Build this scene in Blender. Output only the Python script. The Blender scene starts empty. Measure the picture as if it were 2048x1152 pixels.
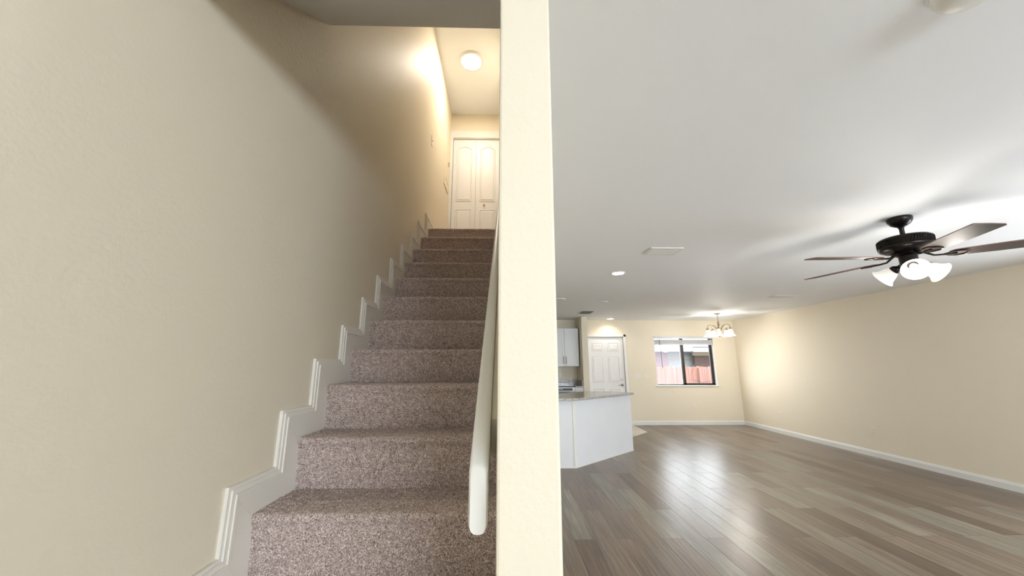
import bpy, bmesh, math, random
import numpy as np
from mathutils import Matrix, Vector
random.seed(4); RNG = np.random.default_rng(7)
S = bpy.context.scene
COL = S.collection
PI = math.pi

# ------------------------------------------------------------------ camera
PITCH = math.atan(154/726); YAW = math.atan(17/math.hypot(726, 154))
cam_d = bpy.data.cameras.new('camera'); cam = bpy.data.objects.new('camera', cam_d); COL.objects.link(cam)
cam_d.sensor_fit = 'HORIZONTAL'; cam_d.sensor_width = 36; cam_d.lens = 726/2048*36
cam_d.clip_start = 0.02; cam_d.clip_end = 200
cam.location = (0, 0, 1.39); cam.rotation_euler = (PI/2+PITCH, 0, -YAW)
S.camera = cam
# ------------------------------------------------------------------ world, lights, exposure
S.view_settings.view_transform = 'Standard'; S.view_settings.look = 'None'
S.view_settings.gamma = 1; S.view_settings.exposure = 0.40
S.view_settings.use_curve_mapping = False
W = bpy.data.worlds.new('sky'); S.world = W; W.use_nodes = True
bg = W.node_tree.nodes['Background']; bg.inputs[0].default_value = (.93, .95, 1, 1); bg.inputs[1].default_value = 7.0
def lamp(name, kind, loc, power, color=(1, 1, 1), rot=(0, 0, 0), **kw):
    d = bpy.data.lights.new(name, kind); d.energy = power; d.color = color
    for k, v in kw.items(): setattr(d, k, v)
    o = bpy.data.objects.new(name, d); COL.objects.link(o); o.location = loc; o.rotation_euler = rot
    return o
XR_ = 5.76
# daylight entering through the wide window opening behind the camera
lamp('patio_daylight', 'AREA', (3.3, -4.90, 1.55), 195, (.76, .89, 1), (PI/2+.6, 0, 0), shape='RECTANGLE', size=3.8, size_y=1.0)
# added fill light at an invented opening in the right wall, outside the frame
lamp('side_fill', 'AREA', (XR_-.03, 1.9, 0.95), 44, (.84, .93, 1), (PI/2-.08, 0, PI/2), shape='RECTANGLE', size=1.8, size_y=1.4)
# the far window lets the sky in: a portal guides the world light
pt = lamp('window_portal', 'AREA', (4.47, 9.20, 1.40), 1, (1, 1, 1), (-PI/2, 0, 0), shape='RECTANGLE', size=1.4, size_y=1.0); pt.data.cycles.is_portal = True
lamp('sun', 'SUN', (8, 2, 20), 1.5, (1, .93, .86), (math.radians(38), 0, math.radians(-25)), angle=.02)
WARM = (1, .91, .77)

# ------------------------------------------------------------------ materials
def nt(m):
    m.use_nodes = True; t = m.node_tree; return t, t.nodes, t.links, t.nodes['Principled BSDF']
def lin(c):
    return tuple(((v/255)/12.92 if v/255 <= .04045 else ((v/255+.055)/1.055)**2.4) for v in c)+(1,)
def mat(name, rgb, rough=.5, metal=0, bump=0, bscale=60, var=0, spec=.5, emit=0, ecol=None, coat=0):
    m = bpy.data.materials.new(name); t, N, L, p = nt(m); c = lin(rgb)
    p.inputs['Base Color'].default_value = c; p.inputs['Roughness'].default_value = rough
    p.inputs['Metallic'].default_value = metal; p.inputs['Specular IOR Level'].default_value = spec
    p.inputs['Coat Weight'].default_value = coat
    tc = N.new('ShaderNodeTexCoord')
    n = N.new('ShaderNodeTexNoise'); n.inputs['Scale'].default_value = bscale; n.inputs['Detail'].default_value = 3
    L.new(tc.outputs['Object'], n.inputs['Vector'])
    if bump:
        b = N.new('ShaderNodeBump'); b.inputs['Strength'].default_value = bump; b.inputs['Distance'].default_value = .004
        L.new(n.outputs[0], b.inputs['Height']); L.new(b.outputs[0], p.inputs['Normal'])
    v = N.new('ShaderNodeMixRGB'); v.inputs[1].default_value = tuple(x*(1-var) for x in c[:3])+(1,)
    v.inputs[2].default_value = tuple(min(1, x*(1+var)) for x in c[:3])+(1,)
    n2 = N.new('ShaderNodeTexNoise'); n2.inputs['Scale'].default_value = 3; n2.inputs['Detail'].default_value = 4
    L.new(tc.outputs['Object'], n2.inputs['Vector']); L.new(n2.outputs[0], v.inputs[0]); L.new(v.outputs[0], p.inputs['Base Color'])
    if emit:
        p.inputs['Emission Color'].default_value = ecol or (1, .95, .86, 1); p.inputs['Emission Strength'].default_value = emit
    return m
M_WALL = mat('cream_paint', (236, 226, 206), .55, bump=.32, bscale=80, var=.012, spec=.25)
M_CEIL = mat('ceiling_white', (242, 244, 246), .6, bump=.12, bscale=130, var=.01, spec=.3)
M_TRIM = mat('trim_white', (232, 231, 227), .35, var=.01)
M_TRIM2 = mat('skirting_white', (240, 235, 227), .42, bump=.05, bscale=30, var=.02)
M_DOOR = mat('door_white', (233, 232, 232), .35, var=.01)
M_CAB = mat('cabinet_white', (222, 223, 224), .35, var=.01)
M_PEN = mat('scuffed_white_panel', (226, 228, 231), .5, bump=.08, bscale=14, var=.05)
M_PLATE = mat('ivory_plastic', (236, 230, 216), .35)
M_BRONZE = mat('oil_rubbed_bronze', (38, 34, 32), .32, .75)
M_IRON = mat('blade_iron_bronze', (52, 47, 43), .3, .8)
M_NICKEL = mat('brushed_nickel', (165, 155, 140), .28, 1)
M_BRASS = mat('antique_brass', (150, 128, 96), .3, 1)
M_STEEL = mat('stainless_steel', (150, 150, 148), .3, .9)
M_BLACK = mat('black_glass', (12, 12, 13), .12)
M_DARK = mat('dark_gap', (28, 25, 22), .7)
M_WFRAME = mat('bronze_window_aluminium', (52, 44, 40), .4, .3)
M_BLIND = mat('white_vinyl_blind', (214, 214, 216), .45)
M_VENT = mat('vent_white_metal', (224, 223, 218), .45)
M_VDARK = mat('vent_grey_metal', (112, 110, 104), .5)
M_SHADE = mat('frosted_glass_shade', (250, 248, 242), .4, emit=.25, ecol=(1, .98, .94, 1))
M_BULB = mat('lit_bulb', (255, 250, 240), .4, emit=5)
M_LED = mat('lit_diffuser', (255, 252, 244), .4, emit=7, ecol=(1, .95, .85, 1))
M_UNLIT = mat('unlit_diffuser', (222, 222, 218), .4)
M_HAND = mat('white_gloss_rail', (232, 230, 224), .36, bump=.1, bscale=9, var=.015)
M_ROOF = mat('pale_shingles', (132, 138, 145), .8, var=.06)
M_FASCIA = mat('pale_fascia', (138, 148, 154), .6, var=.02)
M_STUCCO = mat('pale_stucco', (139, 148, 150), .7, var=.03)
M_FRIEZE = mat('cream_frieze', (147, 135, 115), .7)
M_GRASS = mat('dry_grass', (54, 53, 39), .9, var=.2)
M_CABLE = mat('black_cable', (32, 28, 28), .5)

def brick_mat(name, a, b, mort, sc=1.0):
    m = bpy.data.materials.new(name); t, N, L, p = nt(m); p.inputs['Roughness'].default_value = .85
    tc = N.new('ShaderNodeTexCoord'); sp = N.new('ShaderNodeSeparateXYZ'); cb = N.new('ShaderNodeCombineXYZ')
    L.new(tc.outputs['Object'], sp.inputs[0]); L.new(sp.outputs[0], cb.inputs[0]); L.new(sp.outputs[2], cb.inputs[1])
    br = N.new('ShaderNodeTexBrick'); br.inputs['Scale'].default_value = 1; br.inputs['Brick Width'].default_value = .22*sc
    br.inputs['Row Height'].default_value = .08*sc; br.inputs['Mortar Size'].default_value = .008
    br.inputs['Color1'].default_value = lin(a); br.inputs['Color2'].default_value = lin(b); br.inputs['Mortar'].default_value = lin(mort)
    L.new(cb.outputs[0], br.inputs[0]); L.new(br.outputs[0], p.inputs['Base Color']); return m
M_BRICKL = brick_mat('mauve_brick', (112, 90, 98), (102, 82, 90), (118, 106, 110))
M_BRICKR = brick_mat('brown_brick', (84, 62, 58), (66, 48, 46), (96, 84, 80))

def fence_mat():
    m = bpy.data.materials.new('weathered_red_cedar'); t, N, L, p = nt(m); p.inputs['Roughness'].default_value = .8
    tc = N.new('ShaderNodeTexCoord'); mp = N.new('ShaderNodeMapping'); mp.inputs['Scale'].default_value = (7.0, 1, .5)
    n = N.new('ShaderNodeTexNoise'); n.inputs['Scale'].default_value = 1.6; n.inputs['Detail'].default_value = 5
    r = N.new('ShaderNodeValToRGB'); r.color_ramp.elements[0].position = .33; r.color_ramp.elements[1].position = .68
    r.color_ramp.elements[0].color = lin((126, 80, 60)); r.color_ramp.elements[1].color = lin((128, 102, 100))
    L.new(tc.outputs['Object'], mp.inputs[0]); L.new(mp.outputs[0], n.inputs['Vector']); L.new(n.outputs[0], r.inputs[0])
    L.new(r.outputs[0], p.inputs['Base Color']); return m
M_FENCE = fence_mat()

def floor_mat():
    m = bpy.data.materials.new('grey_brown_vinyl_planks'); t, N, L, p = nt(m)
    def math_(op, a, b=None, c=None):
        n = N.new('ShaderNodeMath'); n.operation = op
        for i, v in enumerate((a, b, c)):
            if v is None: continue
            if isinstance(v, (int, float)): n.inputs[i].default_value = v
            else: L.new(v, n.inputs[i])
        return n.outputs[0]
    tc = N.new('ShaderNodeTexCoord'); sp = N.new('ShaderNodeSeparateXYZ'); L.new(tc.outputs['Object'], sp.inputs[0])
    PW, PL = .18, 1.22
    u = math_('DIVIDE', math_('SUBTRACT', sp.outputs[0], 1.12), PW)
    row = math_('FLOOR', u); fu = math_('SUBTRACT', u, row)
    par = math_('PINGPONG', row, 1)
    v = math_('ADD', math_('DIVIDE', math_('SUBTRACT', sp.outputs[1], 3.91), PL), math_('MULTIPLY', par, .5))
    ci = math_('FLOOR', v); fv = math_('SUBTRACT', v, ci)
    cb = N.new('ShaderNodeCombineXYZ'); L.new(row, cb.inputs[0]); L.new(ci, cb.inputs[1])
    wn = N.new('ShaderNodeTexWhiteNoise'); wn.noise_dimensions = '2D'; L.new(cb.outputs[0], wn.inputs['Vector'])
    # grain, offset per plank
    off = N.new('ShaderNodeVectorMath'); off.operation = 'SCALE'; off.inputs['Scale'].default_value = 30; L.new(wn.outputs['Color'], off.inputs[0])
    mp = N.new('ShaderNodeMapping'); mp.inputs['Scale'].default_value = (48, 2.0, 1); L.new(tc.outputs['Object'], mp.inputs[0])
    ad = N.new('ShaderNodeVectorMath'); L.new(mp.outputs[0], ad.inputs[0]); L.new(off.outputs[0], ad.inputs[1])
    g = N.new('ShaderNodeTexNoise'); g.inputs['Scale'].default_value = 1; g.inputs['Detail'].default_value = 6; g.inputs['Roughness'].default_value = .62
    g.inputs['Distortion'].default_value = .15; L.new(ad.outputs[0], g.inputs['Vector'])
    mp2 = N.new('ShaderNodeMapping'); mp2.inputs['Scale'].default_value = (5, .9, 1); L.new(tc.outputs['Object'], mp2.inputs[0])
    ad2 = N.new('ShaderNodeVectorMath'); L.new(mp2.outputs[0], ad2.inputs[0]); L.new(off.outputs[0], ad2.inputs[1])
    g2 = N.new('ShaderNodeTexNoise'); g2.inputs['Scale'].default_value = 1; g2.inputs['Detail'].default_value = 3; g2.inputs['Distortion'].default_value = 1.5
    L.new(ad2.outputs[0], g2.inputs['Vector'])
    # plank tone
    r = N.new('ShaderNodeValToRGB'); cr = r.color_ramp
    cr.elements[0].position = 0; cr.elements[0].color = lin((80, 63, 51))
    cr.elements[1].position = 1; cr.elements[1].color = lin((160, 147, 132))
    for pos, c in ((.35, (110, 94, 81)), (.6, (126, 110, 97)), (.82, (126, 119, 106))):
        e = cr.elements.new(pos); e.color = lin(c)
    L.new(math_('ADD', math_('MULTIPLY', wn.outputs['Value'], .7), math_('MULTIPLY', g2.outputs[0], .34)), r.inputs[0])
    gr = N.new('ShaderNodeMapRange'); gr.inputs[1].default_value = .32; gr.inputs[2].default_value = .68; gr.inputs[3].default_value = .60; gr.inputs[4].default_value = 1.30
    L.new(g.outputs[0], gr.inputs[0])
    mul = N.new('ShaderNodeVectorMath'); mul.operation = 'SCALE'; L.new(r.outputs[0], mul.inputs[0]); L.new(gr.outputs[0], mul.inputs['Scale'])
    # seams
    du = math_('MULTIPLY', math_('MINIMUM', fu, math_('SUBTRACT', 1, fu)), PW)
    dv = math_('MULTIPLY', math_('MINIMUM', fv, math_('SUBTRACT', 1, fv)), PL)
    sr = N.new('ShaderNodeMapRange'); sr.inputs[1].default_value = .0006; sr.inputs[2].default_value = .0026; sr.inputs[3].default_value = 0; sr.inputs[4].default_value = 1
    L.new(math_('MINIMUM', du, dv), sr.inputs[0])
    sm = N.new('ShaderNodeMixRGB'); sm.inputs[1].default_value = lin((70, 60, 52)); L.new(sr.outputs[0], sm.inputs[0]); L.new(mul.outputs[0], sm.inputs[2])
    L.new(sm.outputs[0], p.inputs['Base Color'])
    rr = N.new('ShaderNodeMapRange'); rr.inputs[3].default_value = .25; rr.inputs[4].default_value = .34; L.new(g.outputs[0], rr.inputs[0])
    L.new(rr.outputs[0], p.inputs['Roughness']); p.inputs['Specular IOR Level'].default_value = .5
    # planks dish a little and the grain is embossed
    wave = math_('ADD', math_('MULTIPLY', sr.outputs[0], 1.0), math_('MULTIPLY', g.outputs[0], .9))
    b = N.new('ShaderNodeBump'); b.inputs['Strength'].default_value = .5; b.inputs['Distance'].default_value = .0022
    L.new(wave, b.inputs['Height'])
    L.new(b.outputs[0], p.inputs['Normal'])
    return m
M_FLOOR = floor_mat()

def tile_mat():
    m = bpy.data.materials.new('pale_floor_tile'); t, N, L, p = nt(m); p.inputs['Roughness'].default_value = .3
    tc = N.new('ShaderNodeTexCoord'); br = N.new('ShaderNodeTexBrick'); br.offset = 0
    br.inputs['Scale'].default_value = 1; br.inputs['Brick Width'].default_value = .33; br.inputs['Row Height'].default_value = .33
    br.inputs['Mortar Size'].default_value = .006; br.inputs['Color1'].default_value = lin((214, 208, 198)); br.inputs['Color2'].default_value = lin((200, 194, 184))
    br.inputs['Mortar'].default_value = lin((150, 142, 132)); L.new(tc.outputs['Object'], br.inputs[0]); L.new(br.outputs[0], p.inputs['Base Color']); return m
M_TILE = tile_mat()

def granite_mat():
    m = bpy.data.materials.new('speckled_grey_granite'); t, N, L, p = nt(m); p.inputs['Roughness'].default_value = .14
    tc = N.new('ShaderNodeTexCoord'); v = N.new('ShaderNodeTexNoise'); v.inputs['Scale'].default_value = 95; v.inputs['Detail'].default_value = 4
    r = N.new('ShaderNodeValToRGB'); r.color_ramp.elements[0].position = .38; r.color_ramp.elements[0].color = lin((128, 120, 116))
    r.color_ramp.elements[1].position = .62; r.color_ramp.elements[1].color = lin((206, 202, 198))
    L.new(tc.outputs['Object'], v.inputs['Vector']); L.new(v.outputs[0], r.inputs[0]); L.new(r.outputs[0], p.inputs['Base Color']); return m
M_GRANITE = granite_mat()

def carpet_mat():
    m = bpy.data.materials.new('taupe_cut_pile_carpet'); t, N, L, p = nt(m)
    p.inputs['Roughness'].default_value = .95; p.inputs['Specular IOR Level'].default_value = .1
    p.inputs['Sheen Weight'].default_value = .25; p.inputs['Sheen Roughness'].default_value = .6
    tc = N.new('ShaderNodeTexCoord')
    a = N.new('ShaderNodeTexNoise'); a.inputs['Scale'].default_value = 210; a.inputs['Detail'].default_value = 3; a.inputs['Roughness'].default_value = .7
    c = N.new('ShaderNodeTexNoise'); c.inputs['Scale'].default_value = 60; c.inputs['Detail'].default_value = 4; c.inputs['Roughness'].default_value = .7
    for n in (a, c): L.new(tc.outputs['Object'], n.inputs['Vector'])
    mx = N.new('ShaderNodeMath'); mx.operation = 'MULTIPLY_ADD'; mx.inputs[1].default_value = .75; L.new(a.outputs[0], mx.inputs[0])
    m2 = N.new('ShaderNodeMath'); m2.operation = 'MULTIPLY'; m2.inputs[1].default_value = .25; L.new(c.outputs[0], m2.inputs[0]); L.new(m2.outputs[0], mx.inputs[2])
    r = N.new('ShaderNodeValToRGB'); r.color_ramp.elements[0].position = .36; r.color_ramp.elements[0].color = lin((98, 82, 76))
    r.color_ramp.elements[1].position = .62; r.color_ramp.elements[1].color = lin((252, 240, 234))
    e = r.color_ramp.elements.new(.5); e.color = lin((192, 171, 163))
    L.new(mx.outputs[0], r.inputs[0]); L.new(r.outputs[0], p.inputs['Base Color'])
    b = N.new('ShaderNodeBump'); b.inputs['Strength'].default_value = .8; b.inputs['Distance'].default_value = .004
    L.new(mx.outputs[0], b.inputs['Height']); L.new(b.outputs[0], p.inputs['Normal']); return m
M_CARPET = carpet_mat()

def blade_mat():
    m = bpy.data.materials.new('walnut_fan_blade'); t, N, L, p = nt(m)
    p.inputs['Roughness'].default_value = .5; p.inputs['Coat Weight'].default_value = 0; p.inputs['Coat Roughness'].default_value = .25
    tc = N.new('ShaderNodeTexCoord'); mp = N.new('ShaderNodeMapping'); mp.inputs['Scale'].default_value = (4, 70, 4)
    n = N.new('ShaderNodeTexNoise'); n.inputs['Scale'].default_value = 1; n.inputs['Detail'].default_value = 4
    r = N.new('ShaderNodeValToRGB'); r.color_ramp.elements[0].color = lin((30, 25, 23)); r.color_ramp.elements[1].color = lin((62, 50, 44))
    L.new(tc.outputs['Generated'], mp.inputs[0]); L.new(mp.outputs[0], n.inputs['Vector']); L.new(n.outputs[0], r.inputs[0]); L.new(r.outputs[0], p.inputs['Base Color']); return m
M_BLADE = blade_mat()
M_BEDGE = mat('blade_edge_brown', (120, 88, 74), .5)

def glass_mat(name, haze=0):
    m = bpy.data.materials.new(name); m.use_nodes = True; t = m.node_tree; N, L = t.nodes, t.links; N.remove(N['Principled BSDF'])
    out = N['Material Output']; tr = N.new('ShaderNodeBsdfTransparent'); gl = N.new('ShaderNodeBsdfGlossy'); gl.inputs['Roughness'].default_value = .02
    tr.inputs[0].default_value = (.94, .96, .96, 1)
    mx = N.new('ShaderNodeMixShader'); mx.inputs[0].default_value = .02; L.new(tr.outputs[0], mx.inputs[1]); L.new(gl.outputs[0], mx.inputs[2])
    last = mx.outputs[0]
    if haze:
        d = N.new('ShaderNodeBsdfTranslucent'); d.inputs[0].default_value = lin((220, 215, 220)); m2 = N.new('ShaderNodeMixShader'); m2.inputs[0].default_value = haze
        L.new(last, m2.inputs[1]); L.new(d.outputs[0], m2.inputs[2]); last = m2.outputs[0]
    L.new(last, out.inputs[0]); return m
M_GLASS = glass_mat('window_glass'); M_SCREEN = glass_mat('insect_screen_mesh', .06)

# ------------------------------------------------------------------ mesh helpers
class B:
    def __init__(s): s.v = []; s.f = []
    def add(s, vs, fs):
        o = len(s.v); s.v += [tuple(v) for v in vs]; s.f += [tuple(i+o for i in f) for f in fs]; return s
    def box(s, x0, x1, y0, y1, z0, z1, b=0):
        if b:
            bm = bmesh.new(); bmesh.ops.create_cube(bm, size=1)
            for v in bm.verts: v.co = Vector(((x0+x1)/2+v.co.x*(x1-x0), (y0+y1)/2+v.co.y*(y1-y0), (z0+z1)/2+v.co.z*(z1-z0)))
            bmesh.ops.bevel(bm, geom=bm.edges[:], offset=b, segments=2, affect='EDGES', profile=.5)
            bm.verts.index_update(); s.add([v.co[:] for v in bm.verts], [[v.index for v in f.verts] for f in bm.faces]); bm.free(); return s
        return s.add([(x, y, z) for x in (x0, x1) for y in (y0, y1) for z in (z0, z1)],
                     [(0, 1, 3, 2), (4, 6, 7, 5), (0, 4, 5, 1), (2, 3, 7, 6), (0, 2, 6, 4), (1, 5, 7, 3)])
    def prism(s, pts, ax, a, b):
        """pts: 2-D polygon in the plane normal to ax (x: (y,z), y: (x,z), z: (x,y))"""
        mk = {'x': lambda p, t: (t, p[0], p[1]), 'y': lambda p, t: (p[0], t, p[1]), 'z': lambda p, t: (p[0], p[1], t)}[ax]
        n = len(pts)
        return s.add([mk(p, a) for p in pts]+[mk(p, b) for p in pts],
                     [tuple(range(n))[::-1], tuple(range(n, 2*n))]+[(i, (i+1) % n, n+(i+1) % n, n+i) for i in range(n)])
    def loft(s, rings, cap0=True, cap1=True, closed=True):
        n = len(rings[0]); vs = [p for r in rings for p in r]; fs = []
        for k in range(len(rings)-1):
            for i in range(n if closed else n-1):
                j = (i+1) % n; fs.append((k*n+i, k*n+j, (k+1)*n+j, (k+1)*n+i))
        if cap0: fs.append(tuple(range(n))[::-1])
        if cap1: fs.append(tuple(range((len(rings)-1)*n, len(rings)*n)))
        return s.add(vs, fs)
    def lathe(s, prof, c=(0, 0, 0), M=None, seg=32, cap0=True, cap1=True):
        rings = []
        for r, z in prof:
            ring = [Vector((r*math.cos(2*PI*i/seg), r*math.sin(2*PI*i/seg), z)) for i in range(seg)]
            if M: ring = [M @ p for p in ring]
            rings.append([(p.x+c[0], p.y+c[1], p.z+c[2]) for p in ring])
        return s.loft(rings, cap0, cap1)
    def tube(s, pts, r, seg=10):
        pts = [Vector(p) for p in pts]; n = len(pts); rs = r if isinstance(r, (list, tuple)) else [r]*n; rings = []
        up = Vector((0, 0, 1)) if abs((pts[-1]-pts[0]).normalized().z) < .9 else Vector((1, 0, 0))
        for i, p in enumerate(pts):
            d = (pts[min(i+1, n-1)]-pts[max(i-1, 0)]).normalized()
            a = d.cross(up); a = a.normalized() if a.length > 1e-4 else Vector((1, 0, 0)); b = a.cross(d).normalized()
            rings.append([tuple(p+a*rs[i]*math.cos(2*PI*k/seg)+b*rs[i]*math.sin(2*PI*k/seg)) for k in range(seg)])
        return s.loft(rings)
def children(o): return [c for c in COL.objects if c.parent == o]
ROOTM = {}
def thing(name, label, cat, loc=(0, 0, 0), group=None, rotz=0):
    o = bpy.data.objects.new(name, None); COL.objects.link(o); o.location = loc; o.rotation_euler = (0, 0, rotz)
    o.empty_display_size = .05; o['label'] = label; o['category'] = cat
    if group: o['group'] = group
    ROOTM[o.name] = Matrix.Translation(loc) @ Matrix.Rotation(rotz, 4, 'Z'); return o
def root_matrix(p):
    while p.parent: p = p.parent
    return ROOTM.get(p.name, Matrix.Identity(4))
def obj(name, b, m, parent=None, smooth=False, local=False, bevel=0, label=None):
    me = bpy.data.meshes.new(name); me.from_pydata(b.v, [], b.f); me.update()
    bm = bmesh.new(); bm.from_mesh(me); bmesh.ops.recalc_face_normals(bm, faces=bm.faces)
    if parent and not local: bm.transform(root_matrix(parent).inverted())
    bm.to_mesh(me); bm.free()
    for mm in (m if isinstance(m, list) else [m]): me.materials.append(mm)
    if smooth:
        me.shade_smooth()
        try: me.set_sharp_from_angle(angle=math.radians(40))
        except Exception: pass
    o = bpy.data.objects.new(name, me); COL.objects.link(o)
    if parent: o.parent = parent
    if bevel:
        md = o.modifiers.new('bevel', 'BEVEL'); md.width = bevel; md.segments = 2; md.limit_method = 'ANGLE'
    if label: o['label'] = label
    return o
def struct(name, b, m, label=None, **kw):
    o = obj(name, b, m, **kw); o['kind'] = 'structure'
    if label: o['label'] = label; 
    return o
def dup(root, loc, label, rotz=None):
    r = root.copy(); COL.objects.link(r); r.location = loc; r['label'] = label
    if rotz is not None: r.rotation_euler = (0, 0, rotz)
    for ch in children(root):
        c = ch.copy(); COL.objects.link(c); c.parent = r
        for g in children(ch):
            d = g.copy(); COL.objects.link(d); d.parent = c
    return r
def wall_with_holes(b, a0, a1, z0, z1, holes, mk):
    """holes: (a0,a1,z0,z1); mk(a0,a1,z0,z1) adds a box"""
    xs = sorted({a0, a1, *[h[0] for h in holes], *[h[1] for h in holes]})
    for p, q in zip(xs, xs[1:]):
        cuts = sorted([(h[2], h[3]) for h in holes if h[0] <= p and h[1] >= q]); z = z0
        for c0, c1 in cuts:
            if c0 > z: mk(p, q, z, c0)
            z = c1
        if z < z1: mk(p, q, z, z1)

# ------------------------------------------------------------------ the setting
H = 2.49; XR = 5.76; YF = 9.0; YB = -5.0; XL = -.945; XD0, XD1 = -.012, .108; YD = .73
ZU = 5.795; YU = 5.745
struct('floor', B().box(XL-.12, XR+.12, YB-.1, YF+.12, -.15, 0), M_FLOOR, 'grey brown wood look vinyl plank floor')
struct('floor_entry', B().prism([(XD1, 9), (3.05, 9), (3.05, 8.07), (2.2, 7.2), (XD1, 7.2)], 'z', .0, .006), M_TILE, 'pale tile floor at the entry and kitchen')
# ceiling of the big room, open over the stair well
cb = B(); cb.box(XL-.12, XD0, YB-.1, .75, H, H+.3); cb.box(XD0, XR+.12, YB-.1, YF+.12, H, H+.3)
struct('ceiling', cb, M_CEIL, 'white textured ceiling of the open room')
struct('ceiling_stairs', B().prism([(.75, H), (1.654, 3.195), (1.654, ZU), (.75, ZU)], 'x', XL, XD0), M_CEIL, 'sloped white soffit over the foot of the stairs')
struct('ceiling_upper', B().box(XL-.12, XD1, .75, YU+.2, ZU, ZU+.1), M_CEIL, 'white ceiling above the upper landing')
struct('wall_left', B().box(XL-.12, XL, YB-.1, YU+.2, 0, ZU), M_WALL, 'cream wall along the left of the stairs')
wd = B(); wd.prism([(YD, 0), (YF, 0), (YF, H), (YU+.2, H), (YU+.2, ZU), (YD, ZU)], 'x', XD0, XD1)
struct('wall_divider', wd, M_WALL, 'cream wall end between stairs and open room', bevel=.006)
wr = B(); wall_with_holes(wr, YB-.1, YF+.12, 0, H, [(1.2, 2.6, .5, 1.7)], lambda a, b, c, d: wr.box(XR, XR+.12, a, b, c, d))  # the hole is an unseen opening, added along with the side fill light
struct('wall_right', wr, M_WALL, 'long cream wall on the right')
WX0, WX1, WZ0, WZ1 = 3.725, 5.205, .905, 2.10
DX0, DX1, DZ = 2.05, 2.965, 2.075
wf = B(); wall_with_holes(wf, XD1-.1, XR+.12, 0, H, [(DX0, DX1, 0, DZ), (WX0, WX1, WZ0, WZ1)], lambda a, b, c, d: wf.box(a, b, YF, YF+.15, c, d))
struct('wall_far', wf, M_WALL, 'far cream wall with the front door and window')
rw = B(); wall_with_holes(rw, XL-.12, XR+.12, 0, H, [(1.4, 5.2, 1.0, 2.1)], lambda a, b, c, d: rw.box(a, b, YB-.1, YB, c, d))
struct('wall_rear', rw, M_WALL)
struct('wall_kitchen_return', B().box(1.80, 1.935, 8.36, YF, 0, H), M_WALL, 'short cream wing wall between kitchen and front door')
uw = B(); wall_with_holes(uw, XL, XD0, 3.0, ZU, [(-.905, -.085, 3.0, 5.315)], lambda a, b, c, d: uw.box(a, b, YU, YU+.12, c, d))
struct('wall_landing', uw, M_WALL, 'cream wall over the closet at the top of the stairs')
struct('floor_upper', B().box(XL, XD0, 4.40, YU+.3, 2.80, 3.03), M_CARPET)
# baseboards
def base(name, prof, ax, a, b, m=M_TRIM, label=None):
    return struct(name, B().prism(prof, ax, a, b), m, label)
h = .095
base('baseboard_right', [(XR, 0), (XR-.016, 0), (XR-.016, h-.028), (XR-.011, h-.014), (XR-.006, h), (XR, h)], 'y', YB, YF, label='white baseboard along the right wall')
base('baseboard_far', [(YF, 0), (YF-.016, 0), (YF-.016, h-.028), (YF-.011, h-.014), (YF-.006, h), (YF, h)], 'x', 3.03, XR-.016, label='white baseboard below the window wall')

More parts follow.
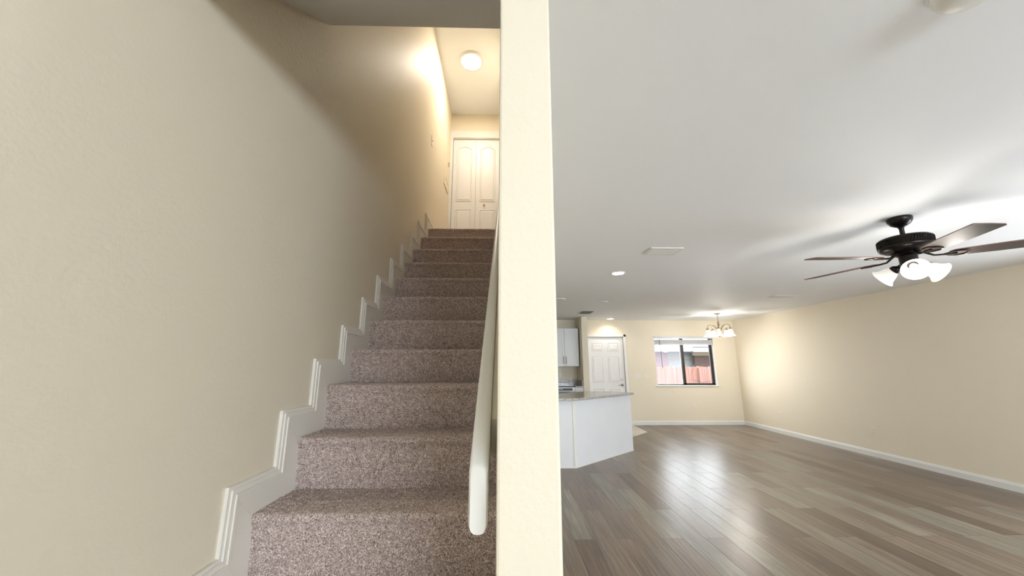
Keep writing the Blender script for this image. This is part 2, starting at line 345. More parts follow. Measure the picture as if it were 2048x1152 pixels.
# ------------------------------------------------------------------ staircase
NOSE = [(.735, .210), (.995, .420), (1.255, .630), (1.516, .845), (1.778, 1.065), (2.006, 1.286), (2.279, 1.483), (2.538, 1.696),
        (2.781, 1.908), (3.064, 2.128), (3.325, 2.341), (3.606, 2.567), (3.900, 2.805), (4.235, 3.038)]
SX0, SX1 = -.933, XD0-.002
st = thing('staircase', 'carpeted staircase climbing between the left wall and the dividing wall', 'stairs', (-.47, .75, 0))
for i, (y, z) in enumerate(NOSE):
    zp = NOSE[i-1][1] if i else 0
    yn = NOSE[i+1][0]+.03 if i+1 < len(NOSE) else YU
    prof = [(y+.022, zp-.004), (y+.014, z-.045)]
    prof += [(y+.020-.020*math.sin(a), z-.020-.020*math.cos(a)) for a in [k*PI/2/6+PI/2 for k in range(0, 7)]] if False else \
            [(y+.020-.020*math.cos(k*PI/14), z-.020+.020*math.sin(k*PI/14)) for k in range(0, 8)]
    prof += [(yn, z)]
    step = .0034 if 3 <= i <= 6 else (.006 if i > 6 else .02)
    P = []; 
    for a, c in zip(prof, prof[1:]):
        n = max(1, int(math.hypot(c[0]-a[0], c[1]-a[1])/step))
        for k in range(n): P.append((a[0]+(c[0]-a[0])*k/n, a[1]+(c[1]-a[1])*k/n))
    P.append(prof[-1]); P = np.array(P); n = len(P)
    T = np.gradient(P, axis=0); T /= np.linalg.norm(T, axis=1)[:, None]; NN = np.stack([-T[:, 1], T[:, 0]], 1)
    nx = int((SX1-SX0)/step); xs = np.linspace(SX0, SX1, nx)
    d = RNG.normal(0, 1, (n, nx)); amp = .0017 if step < .01 else .0008
    d2 = d.copy()
    for _ in range(1): d2 = (d2+np.roll(d2, 1, 0)+np.roll(d2, 1, 1)+np.roll(d2, -1, 0)+np.roll(d2, -1, 1))/3.2
    lump = RNG.normal(0, 1, (n//6+3, nx//6+3)); lump = np.kron(lump, np.ones((6, 6)))[:n, :nx]
    for _ in range(4): lump = (lump+np.roll(lump, 1, 0)+np.roll(lump, 1, 1)+np.roll(lump, -1, 0)+np.roll(lump, -1, 1)+np.roll(lump, 2, 0)+np.roll(lump, 2, 1))/7
    disp = amp*(.5*d+.8*d2)+.0012*lump
    disp[0] = disp[-1] = 0
    Y = P[:, 0][:, None]+NN[:, 0][:, None]*disp+RNG.normal(0, .0006, (n, nx)); Z = P[:, 1][:, None]+NN[:, 1][:, None]*disp
    X = np.broadcast_to(xs, (n, nx)).copy(); X[:, 1:-1] += RNG.normal(0, step*.25, (n, nx-2))
    V = np.stack([X, Y, Z], 2).reshape(-1, 3)
    idx = np.arange(n*nx).reshape(n, nx); F = np.stack([idx[:-1, :-1], idx[:-1, 1:], idx[1:, 1:], idx[1:, :-1]], 2).reshape(-1, 4)
    me = bpy.data.meshes.new('carpeted_step')
    # solid body below the pile
    bx = [(xx, yy, zz) for xx in (SX0, SX1) for yy in (y+.026, min(yn+.02, YU)) for zz in (max(0, zp-.03), z-.012)]
    o0 = len(V); V = np.concatenate([V, np.array(bx)]); 
    bf = [(0, 1, 3, 2), (4, 6, 7, 5), (0, 4, 5, 1), (2, 3, 7, 6), (0, 2, 6, 4), (1, 5, 7, 3)]
    V = V-np.array((-.47, .75, 0))
    me.from_pydata(V.tolist(), [], F.tolist()+[tuple(q+o0 for q in f) for f in bf]); me.update(); me.shade_smooth()
    me.materials.append(M_CARPET); o = bpy.data.objects.new('carpeted_step', me); COL.objects.link(o); o.parent = st

# stepped skirting on the left wall
tr = B(); D = .142; DZ_ = .135; XW = XL
def quadp(p, x): tr.prism(p, 'x', XW, XW+x)
g = .0006
for i, (y, z) in enumerate(NOSE):
    zp = NOSE[i-1][1] if i else -.135
    yn = NOSE[i+1][0] if i+1 < len(NOSE) else YU+D
    last = i+1 == len(NOSE)
    def corner(d, yy, zz): return (yy-D+d, zz+DZ_-d)
    C = .042; E = .155
    # riser piece
    for d0, d1, th in ((C, E+.02, .012), (.0, .013, .013), (.013, C-.012, .019), (C-.012, C+.001, .024)):
        quadp([corner(d0, y, zp if i else -.135+d0), corner(d0, y, z), corner(d1, y, z), corner(d1, y, zp if i else -.135+d1)] if True else None, th)
        e = (g if d0 >= C else 0)
        a = corner(d0, y, z); b_ = corner(d0, yn, z) if not last else (YU-.004, z+DZ_-d0); c = corner(d1, yn, z) if not last else (YU-.004, z+DZ_-d1); d_ = corner(d1, y, z)
        quadp([(a[0]+e*2, a[1]), (b_[0]-e, b_[1]), (c[0]-e, c[1]), (d_[0]+e*2, d_[1])], th)
struct('trim_1', tr, M_TRIM2, 'white stepped skirting following the stairs on the left wall')

# handrail
hr = thing('handrail', 'white wooden handrail sloping up the right side of the stairs', 'handrail', (-.05, .78, 1.06))
RS = .67
def rail_sec(y, zt, hgt, w0=-.0675, w1=-.0295, r=.015):
    x0, x1 = w0, w1; z1, z0 = zt, zt-hgt; pts = []
    for cx, cz, a0 in ((x1-r, z1-r, 0), (x0+r, z1-r, PI/2), (x0+r, z0+r, PI), (x1-r, z0+r, 3*PI/2)):
        for k in range(5): a = a0+k*PI/8; pts.append((cx+r*math.cos(a), y, cz+r*math.sin(a)))
    return pts
rl = B(); rings = []
y0, y1, zt0 = .782, 4.30, 1.192
def inset(sec, f, g2):
    cx = sum(p[0] for p in sec)/len(sec); cz = sum(p[2] for p in sec)/len(sec)
    return [(cx+(p[0]-cx)*f, p[1], cz+(p[2]-cz)*g2) for p in sec]
s0 = rail_sec(y0, zt0, .124)
s0b = rail_sec(y0+.005, zt0+.005*RS+.002, .124)
rings = [inset(s0, .82, .96), s0b, rail_sec(y1, zt0+(y1-y0)*RS, .106)]
rl.loft(rings); obj('rail', rl, M_HAND, hr, smooth=True)
ms = B(); ms.prism([(.93, zt0+.15*RS-.115), (.93, zt0+.15*RS-.03), (4.25, zt0+3.47*RS-.03), (4.25, zt0+3.47*RS-.115)], 'x', -.0285, XD0-.001)
obj('mounting_strip', ms, M_WALL, hr, label='cream strip behind the rail')

# ------------------------------------------------------------------ panelled leaves
def outline(x0, x1, z0, z1, arch, d):
    x0 += d; x1 -= d; z0 += d; z1 -= d
    if not arch: return [(x0, z0), (x1, z0), (x1, z1), (x0, z1)]
    n = 12; pts = [(x0, z0), (x1, z0)]
    for k in range(n+1):
        t = k/n; pts.append((x1+(x0-x1)*t, z1-arch+arch*(math.sin(PI*t)**.8)))
    return pts
def panel(b, x0, x1, z0, z1, y, arch=0, wid=.03, depth=.009):
    rings = []
    for d, dy in ((0, .0005), (wid*.15, -depth*.8), (wid*.35, -depth), (wid*.6, .0002), (wid*.8, .0004), (wid*1.3, -depth*.9), (wid*1.5, -depth)):
        rings.append([(p[0], y+dy, p[1]) for p in outline(x0, x1, z0, z1, arch, d)])
    b.loft(rings, cap0=False)
def recess_panel(b, x0, x1, z0, z1, y, wid=.012, depth=.008):
    pass

# closet bifold door at the landing
cd = B(); 
d2 = struct('door_2', B().box(-.903, -.087, YU+.06, YU+.075, 3.03, 5.312), M_DARK, 'white bifold closet door at the top of the stairs')
for x0, x1 in ((-.897, -.497), (-.494, -.092)):
    lf = B(); yy = YU+.025; lf.box(x0, x1, yy, yy+.032, 3.045, 5.300, .002)
    cx = (x0+x1)/2
    panel(lf, cx-.135, cx+.135, 4.115, 5.165, yy, arch=.06)
    panel(lf, cx-.135, cx+.135, 3.20, 3.975, yy)
    o = obj('door_leaf', lf, M_DOOR, d2)
kb = B(); kb.lathe([(.004, 0), (.006, .012), (.014, .018), (.016, .026), (.01, .032), (.001, .033)], (-.345, YU+.025, 4.045), Matrix.Rotation(PI/2, 4, 'X'), 16)
obj('door_knob', kb, M_BRASS, d2, smooth=True)
fr = B(); fr.box(XL+.001, -.903, YU-.014, YU, 3.035, 5.45); fr.box(-.903, -.087, YU-.014, YU, 5.315, 5.45); fr.box(-.087, XD0-.002, YU-.014, YU, 3.035, 5.45)
fr.box(-.9045, -.9035, YU-.002, YU+.06, 3.035, 5.314)
fr.box(-.904, -.086, YU-.0, YU+.05, 5.304, 5.316)
obj('door_casing', fr, M_TRIM, d2)

# front door (six panels) on the far wall
d1 = B(); yy = YF+.03; d1.box(DX0+.004, DX1-.006, yy, yy+.04, .01, DZ-.008)
for x0, x1 in ((DX0+.12, DX0+.395), (DX0+.515, DX0+.79)):
    panel(d1, x0, x1, 1.72, 1.93, yy); panel(d1, x0, x1, .98, 1.60, yy); panel(d1, x0, x1, .20, .83, yy)
fd = struct('door_1', d1, M_DOOR, 'white six panel front door on the far wall')
fc = B(); fc.box(DX1-.001, DX1+.06, YF-.016, YF, 0, DZ+.055, .003); fc.box(DX0-.05, DX1+.06, YF-.016, YF, DZ, DZ+.055, .003); fc.box(DX0-.05, DX0+.001, YF-.016, YF, 0, DZ+.055)
fc.box(DX1-.004, DX1, YF, YF+.07, 0, DZ); fc.box(DX0, DX1, YF, YF+.07, DZ-.004, DZ)
obj('door_casing', fc, M_TRIM, fd)
gp = B(); gp.box(DX1-.007, DX1-.004, yy-.012, yy+.04, .01, DZ-.005); gp.box(DX0+.004, DX1-.006, yy-.012, yy+.04, DZ-.009, DZ-.004)
obj('weather_strip', gp, M_DARK, fd)
hd = B(); RX = Matrix.Rotation(PI/2, 4, 'X'); hd.lathe([(.031, 0), (.031, .006), (.024, .012), (.011, .014), (.011, .045), (.001, .046)], (2.88, yy, .915), RX, 20)
hd.tube([(2.885, yy-.042, .915), (2.86, yy-.047, .917), (2.82, yy-.045, .914), (2.775, yy-.043, .906)], [.009, .010, .009, .007], 10)
obj('door_lever', hd, M_NICKEL, fd, smooth=True)
db = B(); db.lathe([(.030, 0), (.030, .008), (.022, .016), (.001, .017)], (2.88, yy, 1.05), RX, 20); db.box(2.866, 2.894, yy-.028, yy-.016, 1.046, 1.054)
obj('deadbolt', db, M_NICKEL, fd, smooth=True)

# ------------------------------------------------------------------ window
wy = YF+.085
w = B(); 
w.box(WX0, WX0+.035, wy, wy+.05, WZ0, WZ1); w.box(WX1-.035, WX1, wy, wy+.05, WZ0, WZ1); w.box(WX0, WX1, wy, wy+.05, WZ1-.03, WZ1); w.box(WX0, WX1, wy, wy+.05, WZ0, WZ0+.02)
win = struct('window_1', w, M_WFRAME, 'sliding window with dark bronze frame in the far wall')
mx = 4.452
sf = B(); sf.box(mx-.035, mx+.03, wy-.012, wy+.02, WZ0+.015, WZ1-.02); sf.box(WX1-.075, WX1-.03, wy-.012, wy+.02, WZ0+.015, WZ1-.02)
sf.box(mx-.03, WX1-.03, wy-.012, wy+.02, WZ0+.012, WZ0+.05); sf.box(mx-.03, WX1-.03, wy-.012, wy+.02, WZ1-.06, WZ1-.02)
obj('sliding_sash', sf, M_WFRAME, win)
sb = B(); sb.box(WX0+.03, WX0+.05, wy+.02, wy+.035, WZ0+.02, WZ1-.03); sb.box(mx-.045, mx-.03, wy+.02, wy+.035, WZ0+.02, WZ1-.03); sb.box(WX0+.03, mx-.03, wy+.02, wy+.035, WZ0+.02, WZ0+.032)
obj('screen_frame', sb, M_VENT, win)
obj('glass_pane', B().box(WX0+.035, mx-.03, wy+.036, wy+.040, WZ0+.02, WZ1-.03), M_SCREEN, win)
obj('glass_pane', B().box(mx+.03, WX1-.075, wy+.002, wy+.006, WZ0+.05, WZ1-.06), M_GLASS, win)
ws = B(); ws.box(WX0-.03, WX1+.03, YF-.03, YF, WZ0-.022, WZ0, .003); ws.box(WX0, WX1, YF, wy, WZ0-.012, WZ0+.002)
ws.box(WX1-.003, WX1, YF, wy, WZ0, WZ1); ws.box(WX0, WX0+.003, YF, wy, WZ0, WZ1); ws.box(WX0, WX1, YF, wy, WZ1-.003, WZ1)
obj('window_sill', ws, M_TRIM, win)
bl = thing('window_blind', 'white horizontal blind drawn up at the top of the window', 'blind', (4.465, YF+.03, WZ1-.005))
vb = B(); vb.box(WX0+.008, WX1-.02, YF-.012, YF-.004, 2.030, 2.098, .003); vb.box(WX0+.012, WX1-.012, YF+.004, YF+.05, 2.055, 2.094)
obj('headrail', vb, M_BLIND, bl)
sl = B()
for k in range(15): sl.box(WX0+.02, WX1-.02, YF-.004+.001*(k % 2), YF+.046, 1.905+k*.0066, 1.905+k*.0066+.0035)
obj('slat_stack', sl, M_BLIND, bl)
obj('bottom_rail', B().box(WX0+.02, WX1-.02, YF-.006, YF+.048, 1.878, 1.902, .003), M_BLIND, bl)
for x in (4.36, 5.13): obj('bracket_clip', B().box(x, x+.05, YF-.008, YF+.03, 2.010, 2.030), M_CABLE, bl, label='dark bracket clip')
for x in (3.90, 4.38, 5.15): obj('ladder_cord', B().box(x, x+.005, YF+.01, YF+.015, 1.9, 2.06), M_BLIND, bl)
obj('tilt_wand', B().tube([(3.855, YF-.018, 2.04), (3.872, YF-.02, 1.70), (3.885, YF-.018, 1.31)], .005, 8), M_CABLE, bl, label='thin dark wand')

# ------------------------------------------------------------------ outside
struct('ground', B().box(-8, 22, YF+.15, 30, -.4, -.3), M_GRASS)
fn = thing('picket_fence', 'reddish wooden fence outside the window', 'fence', (6.5, 13, -.3))
pk = B(); x = 3.6; k = 0
while x < 9.4:
    zt = 1.34+.012*math.sin(k*1.7); w_ = .132
    pk.prism([(x, -.3), (x+w_, -.3), (x+w_, zt-.03), (x+w_-.03, zt), (x+.03, zt), (x, zt-.03)], 'y', 13, 13.02); x += .14; k += 1
obj('pickets', pk, M_FENCE, fn)
obj('fence_rail', B().box(3.6, 9.4, 13.02, 13.06, 1.0, 1.09), M_FENCE, fn); obj('fence_rail', B().box(3.6, 9.4, 13.02, 13.06, 0, .09), M_FENCE, fn)
fpost = B(); 
obj('fence_post', B().box(6.86, 6.97, 12.90, 13.0, -.3, 1.30), M_FENCE, fn); obj('fence_post', B().box(4.5, 4.61, 12.90, 13.0, -.3, 1.30), M_FENCE, fn)
hs = thing('neighbouring_house', 'pale and brick house seen over the fence through the window', 'house', (8.5, 18, -.3))
obj('brick_wall', B().box(4.5, 7.65, 17.0, 17.2, -.3, 1.985), M_BRICKL, hs, label='mauve brick wall')
gw = obj('garage_wall', B().box(7.60, 9.60, 17.4, 17.6, -.3, 2.0), M_STUCCO, hs, label='pale stucco wall')
obj('garage_band', B().box(7.60, 9.60, 17.36, 17.4, 1.60, 1.67), M_FRIEZE, gw, label='tan horizontal band')
obj('brick_wall', B().box(8.90, 12.5, 17.0, 17.2, -.3, 1.83), M_BRICKR, hs, label='brown brick wall')
obj('frieze', B().box(8.80, 12.5, 16.95, 17.05, 1.82, 1.99), M_FRIEZE, hs, label='cream frieze board')
obj('fascia', B().box(4.0, 8.6, 16.55, 16.6, 2.02, 2.20).box(8.35, 12.8, 16.0, 16.05, 1.95, 2.14), M_FASCIA, hs)
obj('soffit', B().box(4.0, 8.8, 16.55, 17.3, 1.985, 2.02).box(8.5, 12.8, 16.05, 17.1, 1.99, 2.01), M_FASCIA, hs)
rf = B(); rf.prism([(16.55, 2.2), (19.5, 3.0), (22.5, 2.2)], 'x', 4.0, 12.8); obj('roof', rf, M_ROOF, hs)
cbm = B(); cbm.tube([(6.55, 12.5, 1.45), (6.40, 12.5, 1.2), (6.35, 12.5, .9), (6.7, 12.5, .82), (7.0, 12.5, .85)], .008, 6)
cc = obj('cable', cbm.tube([(6.1, 12.5, 1.25), (6.15, 12.5, .9), (6.12, 12.5, -.3)], .008, 6), M_CABLE); cc['label'] = 'thin black cables hanging before the wooden fence'; cc['category'] = 'cable'

# ------------------------------------------------------------------ peninsula
pn = thing('kitchen_peninsula', 'white angled kitchen peninsula cabinet under the grey granite top', 'cabinet', (1.0, 5.5, 0))
base_poly = [(XD1+.001, 5.385), (1.007, 5.385), (2.17, 6.42), (1.92, 6.62), (1.50, 6.60), (.84, 5.98), (XD1+.001, 5.98)]
obj('carcass', B().prism(base_poly, 'z', 0, .895), M_PEN, pn)
cs = B(); cs.box(.985, 1.003, 5.377, 5.385, 0, .895); obj('corner_trim', cs, M_TRIM, pn)
ux, uy = 1.163/1.557, 1.035/1.557; nx_, ny_ = uy, -ux
ct2 = B(); ct2.prism([(1.007, 5.385), (1.007+ux*.022, 5.385+uy*.022), (1.007+ux*.022+nx_*.008, 5.385+uy*.022+ny_*.008), (1.003, 5.376)], 'z', 0, .895)
ct2.prism([(1.01, 5.383), (2.17, 6.42), (2.17+nx_*.006, 6.42+ny_*.006), (1.01+nx_*.006, 5.383+ny_*.006)], 'z', 0, .022)
ct2.prism([(XD1+.001, 5.385), (1.007, 5.385), (1.007, 5.379), (XD1+.001, 5.379)], 'z', 0, .022)
obj('base_trim', ct2, M_TRIM, pn)
pc = obj('countertop', B().prism([(XD1+.001, 5.29), (1.03, 5.29), (2.22, 6.37), (1.95, 6.68), (1.45, 6.68), (.80, 6.06), (XD1+.001, 6.06)], 'z', .897, .930), M_GRANITE, bevel=.004)
pc['label'] = 'angled grey granite countertop on the peninsula'; pc['category'] = 'countertop'

# ------------------------------------------------------------------ kitchen against the far wall
uc = thing('upper_cabinet', 'white two door upper cabinet beside the wing wall', 'cabinet', (1.44, 8.8, 1.355))
obj('cabinet_body', B().box(1.10, 1.775, 8.67, YF-.003, 1.36, 2.245), M_CAB, uc)
for x0, x1, hx in ((1.103, 1.434, 1.405), (1.440, 1.772, 1.470)):
    dd = B(); dd.box(x0, x1, 8.648, 8.668, 1.362, 2.243, .002)
    # raised stiles and rails around a recessed field
    for a in ((x0, x0+.06, 1.362, 2.243), (x1-.06, x1, 1.362, 2.243), (x0+.06, x1-.06, 1.362, 1.425), (x0+.06, x1-.06, 2.18, 2.243)): dd.box(a[0], a[1], 8.641, 8.648, a[2], a[3])
    do = obj('cabinet_door', dd, M_CAB, uc)
    hh = B(); hh.tube([(hx, 8.641, 1.42), (hx, 8.613, 1.425), (hx, 8.613, 1.58), (hx, 8.641, 1.585)], .006, 8); obj('bar_handle', hh, M_NICKEL, do, smooth=True)
rg = thing('kitchen_range', 'stainless range with black glass top against the far wall', 'stove', (1.22, 8.7, 0))
obj('oven_body', B().box(.84, 1.598, 8.38, 8.98, .0, .905), M_STEEL, rg)
obj('cooktop', B().box(.84, 1.598, 8.34, 8.98, .906, .928, .003), M_BLACK, rg, label='black glass cooktop')
cpn = obj('control_panel', B().box(.842, 1.596, 8.345, 8.38, .80, .902, .004), M_STEEL, rg)
obj('display', B().box(.90, 1.54, 8.342, 8.346, .835, .885), mat('dark_grey_glass', (70, 68, 66), .2), cpn, label='dark grey control strip')
mk = B()
for k in range(8): mk.box(1.05+k*.035, 1.075+k*.035, 8.340, 8.3425, .858, .868)
obj('control_marks', mk, M_TRIM, cpn, label='small white control marks')
obj('oven_door', B().box(.845, 1.593, 8.35, 8.38, .20, .79, .004), M_STEEL, rg)
obj('oven_handle', B().tube([(.90, 8.32, .74), (1.54, 8.32, .74)], .011, 10).box(.91, .93, 8.32, 8.352, .732, .748).box(1.51, 1.53, 8.32, 8.352, .732, .748), M_STEEL, rg)
bc = thing('base_cabinet', 'narrow white base cabinet right of the range', 'cabinet', (1.70, 8.7, 0))
obj('cabinet_body', B().box(1.602, 1.797, 8.40, 8.99, .0, .893), M_CAB, bc)
bd = obj('cabinet_door', B().box(1.606, 1.793, 8.38, 8.40, .10, .70, .003), M_CAB, bc); obj('drawer', B().box(1.606, 1.793, 8.38, 8.40, .72, .885, .003), M_CAB, bc)
kc = thing('kitchen_counter', 'narrow grey granite counter with backsplash right of the range', 'countertop', (1.7, 8.7, .896))
obj('counter_slab', B().box(1.601, 1.798, 8.355, 8.995, .895, .928, .003), M_GRANITE, kc)
obj('backsplash', B().box(1.601, 1.798, 8.972, 8.998, .929, 1.045, .002).box(.84, 1.601, 8.982, 8.998, .929, 1.045).box(1.776, 1.7985, 8.40, 8.972, .929, 1.045), M_GRANITE, kc)

# ------------------------------------------------------------------ outlets and switches (local: face towards -Y)
def plate(label, cat, name, loc, rotz, gangs, kind, w=.072, hgt=.117, m=None):
    t = thing(name, label, cat, loc, rotz=rotz); W_ = w+(gangs-1)*.046; mm = m or M_PLATE
    obj('cover_plate', B().box(-W_/2, W_/2, -.007, -.0005, -hgt/2, hgt/2, .002), mm, t, local=True)
    for k in range(gangs):
        x = (k-(gangs-1)/2)*.046
        if kind == 'outlet':
            for s in (-1, 1):
                rc = obj('receptacle', B().lathe([(.017, 0), (.017, .0018), (.001, .002)], (x, -.007, s*.021), RX, 16), mm, t, local=True)
                obj('slots', B().box(x-.008, x-.006, -.0095, -.0086, s*.021-.004, s*.021+.006).box(x+.006, x+.008, -.0095, -.0086, s*.021-.004, s*.021+.006), M_DARK, rc, local=True)
        else:
            obj('toggle', B().box(x-.006, x+.006, -.017, -.007, -.002, .014, .002), M_PLATE, t, local=True)
    return t
plate('ivory outlet low on the far wall below the window', 'outlet', 'wall_outlet', (4.59, YF, .40), 0, 1, 'outlet')
plate('ivory outlet low on the right wall nearest the far corner', 'outlet', 'wall_outlet', (XR, 7.78, .375), -PI/2, 1, 'outlet')
plate('ivory outlet low on the right wall, the nearer one to the viewer', 'outlet', 'wall_outlet', (XR, 5.856, .385), -PI/2, 1, 'outlet')
plate('white outlet over the range under the upper cabinet', 'outlet', 'wall_outlet', (1.375, YF, 1.14), 0, 1, 'outlet', m=M_TRIM)
plate('three gang switch plate beside the front door', 'light switch', 'light_switch', (3.25, YF, 1.12), 0, 3, 'switch')
plate('two gang switch plate between door switch and window', 'light switch', 'light_switch', (3.47, YF, 1.12), 0, 2, 'switch')
plate('single ivory switch on the left wall at the top of the stairs', 'light switch', 'light_switch', (XL, 4.25, 4.24), PI/2, 1, 'switch', hgt=.13)
# breaker panel on the left wall
bp = thing('breaker_panel', 'cream painted breaker panel on the left wall by the closet', 'electrical panel', (XL, 5.40, 4.65), rotz=PI/2)
obj('panel_cover', B().box(-.19, .19, -.012, -.0005, -.49, .49, .003), M_WALL, bp, local=True)
pdr = obj('panel_door', B().box(-.145, .145, -.018, -.012, -.36, .30, .002), M_WALL, bp, local=True)
obj('door_latch', B().box(.09, .12, -.023, -.018, -.04, .04, .002), M_DARK, pdr, local=True, label='dark latch')
obj('panel_screw', B().lathe([(.006, 0), (.004, .003)], (-.165, -.012, .40), RX, 8), M_DARK, bp, local=True)
obj('panel_screw', B().lathe([(.006, 0), (.004, .003)], (-.165, -.012, -.42), RX, 8), M_DARK, bp, local=True)

# ------------------------------------------------------------------ ceiling vents, discs and downlights
def vent(label, x0, x1, y0, y1, n, m, group=None, dark=False, frame=.025):
    t = thing('ceiling_vent', label, 'vent', ((x0+x1)/2, (y0+y1)/2, H)); z = H-.001
    f = B(); f.box(x0, x1, y0, y0+frame, z-.008, z); f.box(x0, x1, y1-frame, y1, z-.008, z); f.box(x0, x0+frame, y0+frame, y1-frame, z-.008, z); f.box(x1-frame, x1, y0+frame, y1-frame, z-.008, z)
    obj('vent_frame', f, M_VENT, t)
    obj('duct_opening', B().box(x0+frame, x1-frame, y0+frame, y1-frame, z-.001, z), M_DARK if dark else M_VDARK, t)
    for k in range(n):
        y = y0+frame+(y1-y0-2*frame)*(k+.5)/n; hw = (y1-y0-2*frame)/n*.42
        obj('louvre', B().prism([(y-hw, z-.002), (y-hw+.002, z-.001), (y+hw, z-.011), (y+hw-.002, z-.012)], 'x', x0+frame, x1-frame), m, t)
    return t
vent('white louvred ceiling vent nearest the dividing wall', 1.405, 1.72, 3.28, 3.495, 5, M_VENT, frame=.028)
vent('white ceiling vent right of the middle, beyond the fan', 4.38, 4.76, 5.66, 5.84, 4, M_VENT)
vent('small dark ceiling grille over the kitchen edge', 1.60, 1.90, 7.38, 7.83, 6, M_VDARK, dark=True, frame=.03)
def ceil_disc(name, label, cat, x, y, z, r, hgt, m, power=0, spot=False, ring=M_TRIM):
    t = thing(name, label, cat, (x, y, z)); seg = 40
    obj('trim_ring', B().lathe([(r, -.0005), (r, -hgt*.5), (r*.94, -hgt), (r*.80, -hgt*.9), (r*.80, -.0005)], (x, y, z), None, seg, False, False), ring, t, smooth=True)
    obj('diffuser', B().lathe([(r*.80, -hgt*.55), (r*.8, -hgt*.9), (r*.5, -hgt*1.08), (.002, -hgt*1.12)], (x, y, z), None, seg, True, True), m, t, smooth=True)
    if power:
        lamp('disc_lamp', 'SPOT' if spot else 'AREA', (x, y, z-hgt-.02), power, WARM, **({'spot_size': 2.6, 'spot_blend': .7, 'shadow_soft_size': .05} if spot else {'shape': 'DISK', 'size': r*1.6}))
    return t
ceil_disc('ceiling_light', 'round lit ceiling light over the upper landing', 'light', -.495, 4.57, ZU, .185, .03, M_LED, 18)
ceil_disc('recessed_light', 'lit round downlight in the ceiling left of the fan', 'light', 1.394, 4.271, H, .088, .008, M_LED, 10, True)
ceil_disc('recessed_light', 'lit round downlight close above the front door', 'light', 2.58, 8.72, H, .10, .008, M_LED, 12, True)
ceil_disc('recessed_light', 'unlit flush ceiling disc right of the small dark grille', 'light', 1.77, 6.35, H, .09, .010, M_UNLIT, 0, ring=M_CEIL)
ceil_disc('recessed_light', 'unlit flush ceiling disc right against the dividing wall', 'light', .96, 6.07, H, .09, .010, M_UNLIT, 0, ring=M_CEIL)
sd = thing('smoke_detector', 'round white ceiling disc at the top right', 'smoke detector', (1.375, .825, H))
obj('detector_base', B().lathe([(.088, -.0005), (.088, -.012), (.084, -.015)], (1.375, .825, H), None, 48), M_CEIL, sd, smooth=True)
obj('detector_cover', B().lathe([(.083, -.0145), (.080, -.026), (.068, -.036), (.03, -.040), (.002, -.041)], (1.375, .825, H), None, 48), M_TRIM, sd, smooth=True)

# ------------------------------------------------------------------ ceiling fan
FX, FY = 3.023, 2.541
fan = thing('ceiling_fan', 'dark bronze ceiling fan with five blades and lit glass shades', 'ceiling fan', (FX, FY, H))
c0 = (FX, FY, 0)
obj('canopy', B().lathe([(.072, H-.001), (.074, H-.012), (.070, H-.030), (.056, H-.052), (.034, H-.066), (.022, H-.072)], c0), M_BRONZE, fan, smooth=True)
obj('downrod', B().lathe([(.026, 2.422), (.018, 2.412), (.0145, 2.40), (.0145, 2.345), (.024, 2.343), (.028, 2.330)], c0, None, 20), M_BRONZE, fan, smooth=True)
obj('motor_housing', B().lathe([(.03, 2.338), (.10, 2.336), (.140, 2.328), (.152, 2.318), (.154, 2.312), (.146, 2.306), (.146, 2.268), (.154, 2.262), (.154, 2.252), (.145, 2.238), (.115, 2.222), (.07, 2.212), (.05, 2.210)], c0, None, 64), M_BRONZE, fan, smooth=True)
vbnd = B(); nb = 60
for k in range(nb):
    for s in (-1, 1):
        a = 2*PI*k/nb; a2 = a+s*.075; r = .1525
        vbnd.tube([(FX+r*math.cos(a), FY+r*math.sin(a), 2.264), (FX+r*math.cos((a+a2)/2), FY+r*math.sin((a+a2)/2), 2.287), (FX+r*math.cos(a2), FY+r*math.sin(a2), 2.310)], .0021, 5)
obj('lattice_band', vbnd, M_BRONZE, fan)
obj('switch_housing', B().lathe([(.075, 2.213), (.078, 2.200), (.062, 2.192), (.052, 2.186), (.052, 2.125), (.056, 2.118), (.045, 2.105), (.018, 2.098), (.002, 2.097)], c0, None, 32), M_BRONZE, fan, smooth=True)
BZ = 2.175
def blade_mesh():
    b = B(); L0, L1 = .20, .705; pts = []
    # paddle outline (u along, v across)
    top = []; n = 18
    for k in range(n+1):
        u = L0+(L1-L0)*k/n; t = k/n
        wv = .052+.018*min(1, t*2.2)
        if t < .08: wv *= math.sqrt(1-(1-t/.08)**2)*.45+.55
        top.append((u, wv))
    out = top+[(L1+.012, .058), (L1+.014, 0), (L1+.006, -.060)]+[(u, -v) for u, v in reversed(top)]
    n = len(out)
    b.add([(u, v, .003) for u, v in out]+[(u, v, -.003) for u, v in out], [tuple(range(n)), tuple(range(n, 2*n))[::-1]]+[(i, (i+1) % n, n+(i+1) % n, n+i) for i in range(n)])
    return b
PHASE = math.radians(32.5); TILT = math.radians(-9)
for k in range(5):
    Mb = Matrix.Rotation(PHASE+k*2*PI/5, 4, 'Z') @ Matrix.Translation((0, 0, BZ-H)) @ Matrix.Rotation(TILT, 4, 'X')
    bb = blade_mesh(); bo = obj('fan_blade', bb, [M_BLADE, M_BEDGE], fan, local=True)
    for p in bo.data.polygons[2:]: p.material_index = 1
    bo.data.transform(Mb)
    ir = B(); ir.tube([(.05, 0, .035), (.085, 0, .028), (.13, 0, -.004), (.18, 0, -.008)], [.010, .009, .007, .007], 8)
    loop = [(.17, 0), (.20, .030), (.24, .044), (.28, .038), (.295, 0), (.28, -.038), (.24, -.044), (.20, -.030), (.17, 0)]
    ir.tube([(u, v, -.008) for u, v in loop], .0055, 8)
    ir.tube([(.18, 0, -.008), (.235, 0, -.008)], .008, 6); ir.lathe([(.007, -.016), (.007, -.004)], (.235, 0, 0), None, 8)
    io = obj('blade_arm', ir, M_IRON, fan, local=True, smooth=True); io.data.transform(Mb)
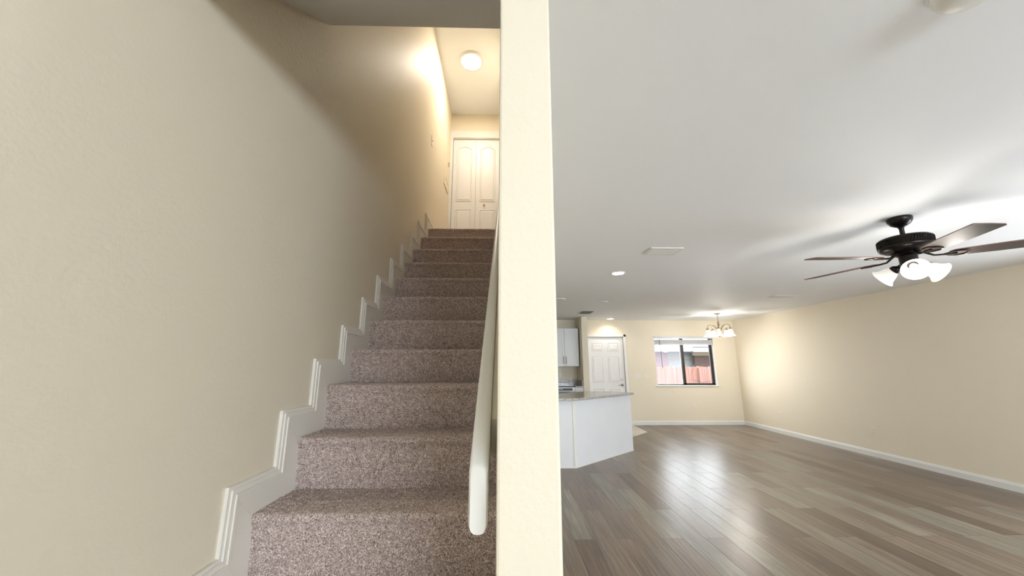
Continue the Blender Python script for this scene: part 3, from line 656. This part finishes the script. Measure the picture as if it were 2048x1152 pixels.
for k, a in enumerate((108, 228, 345)):
    a = math.radians(a); tl = math.radians(58)
    # local z of the shade points down and outwards
    dirv = Vector((math.cos(a)*math.sin(tl), math.sin(a)*math.sin(tl), -math.cos(tl)))
    q = Vector((0, 0, 1)).rotation_difference(dirv).to_matrix().to_4x4()
    o = Vector((FX, FY, 2.130))+Vector((math.cos(a)*.045, math.sin(a)*.045, 0))
    obj('lamp_fitter', B().lathe([(.013, -.01), (.013, .022), (.030, .040), (.033, .052), (.033, .062)], o, q, 24), M_BRONZE, fan, smooth=True)
    prof = [(.030, .055), (.037, .068), (.047, .090), (.054, .112), (.062, .132), (.076, .148), (.078, .150), (.073, .1485), (.059, .134), (.051, .112), (.044, .090), (.034, .068), (.027, .057)]
    sh = obj('glass_shade', B().lathe(prof, o, q, 32, False, False), M_SHADE, fan, smooth=True)
    bu = obj('bulb', B().lathe([(.012, .055), (.013, .070), (.020, .085), (.024, .100), (.021, .116), (.010, .126), (.001, .128)], o, q, 16), M_BULB, fan, smooth=True)
    lp = o+dirv*.25
    lamp('fan_lamp', 'POINT', lp, 4.2, (1, .95, .87), shadow_soft_size=.05)

# ------------------------------------------------------------------ chandelier
CX, CY = 4.655, 7.762
ch = thing('chandelier', 'small five arm chandelier with white bell shades before the window', 'chandelier', (CX, CY, H)); c1 = (CX, CY, 0)
obj('ceiling_plate', B().lathe([(.066, H-.001), (.066, H-.006), (.05, H-.014), (.018, H-.024), (.012, H-.036)], c1, None, 24), M_NICKEL, ch, smooth=True)
cn = B(); 
for k in range(7):
    z = H-.045-k*.022; r = .011; pts = []
    for j in range(9):
        t = 2*PI*j/8; pts.append((CX+(r*math.cos(t) if k % 2 else 0), CY+(0 if k % 2 else r*math.cos(t)), z+.016*math.sin(t)))
    cn.tube(pts, .0026, 6)
obj('chain', cn, M_NICKEL, ch)
obj('centre_column', B().lathe([(.004, 2.315), (.010, 2.30), (.006, 2.285), (.016, 2.26), (.020, 2.24), (.010, 2.22), (.007, 2.12), (.014, 2.05), (.022, 2.015), (.012, 1.99), (.008, 1.975), (.010, 1.965), (.001, 1.955)], c1, None, 20), M_BRASS, ch, smooth=True)
obj('wire_scroll', B().tube([(CX+.03*math.sin(t*PI/6), CY, 2.33-t*.02) for t in range(7)], .003, 6).tube([(CX-.03*math.sin(t*PI/6), CY, 2.33-t*.02) for t in range(7)], .003, 6), M_BRASS, ch)
def bez(P, n=14):
    out = []
    for i in range(n+1):
        t = i/n; q = [Vector(p) for p in P]
        while len(q) > 1: q = [q[j].lerp(q[j+1], t) for j in range(len(q)-1)]
        out.append(q[0])
    return out
for k in range(5):
    a = math.radians(20+72*k); u = Vector((math.cos(a), math.sin(a), 0)); c = Vector((CX, CY, 0))
    P = [c+u*.012+Vector((0, 0, 2.03)), c+u*.04+Vector((0, 0, 2.10)), c+u*.07+Vector((0, 0, 2.30)), c+u*.23+Vector((0, 0, 2.29)), c+u*.225+Vector((0, 0, 2.16))]
    obj('arm', B().tube(bez(P), .0058, 8), M_BRASS, ch, smooth=True)
    e = c+u*.225
    obj('socket_cup', B().lathe([(.006, 2.175), (.022, 2.162), (.032, 2.148), (.034, 2.138)], e, None, 20), M_BRASS, ch, smooth=True)
    obj('glass_shade', B().lathe([(.030, 2.146), (.037, 2.130), (.048, 2.095), (.056, 2.060), (.066, 2.030), (.084, 2.004), (.094, 1.996), (.090, 1.997), (.062, 2.031), (.052, 2.060), (.044, 2.095), (.033, 2.130), (.026, 2.144)], e, None, 28, False, False), M_SHADE, ch, smooth=True)
    obj('bulb', B().lathe([(.012, 2.14), (.012, 2.12), (.022, 2.095), (.024, 2.075), (.012, 2.058), (.001, 2.055)], e, None, 14), M_BULB, ch, smooth=True)
lamp('chandelier_lamp', 'POINT', (CX, CY, 1.86), 24, (1, .95, .87), shadow_soft_size=.12)
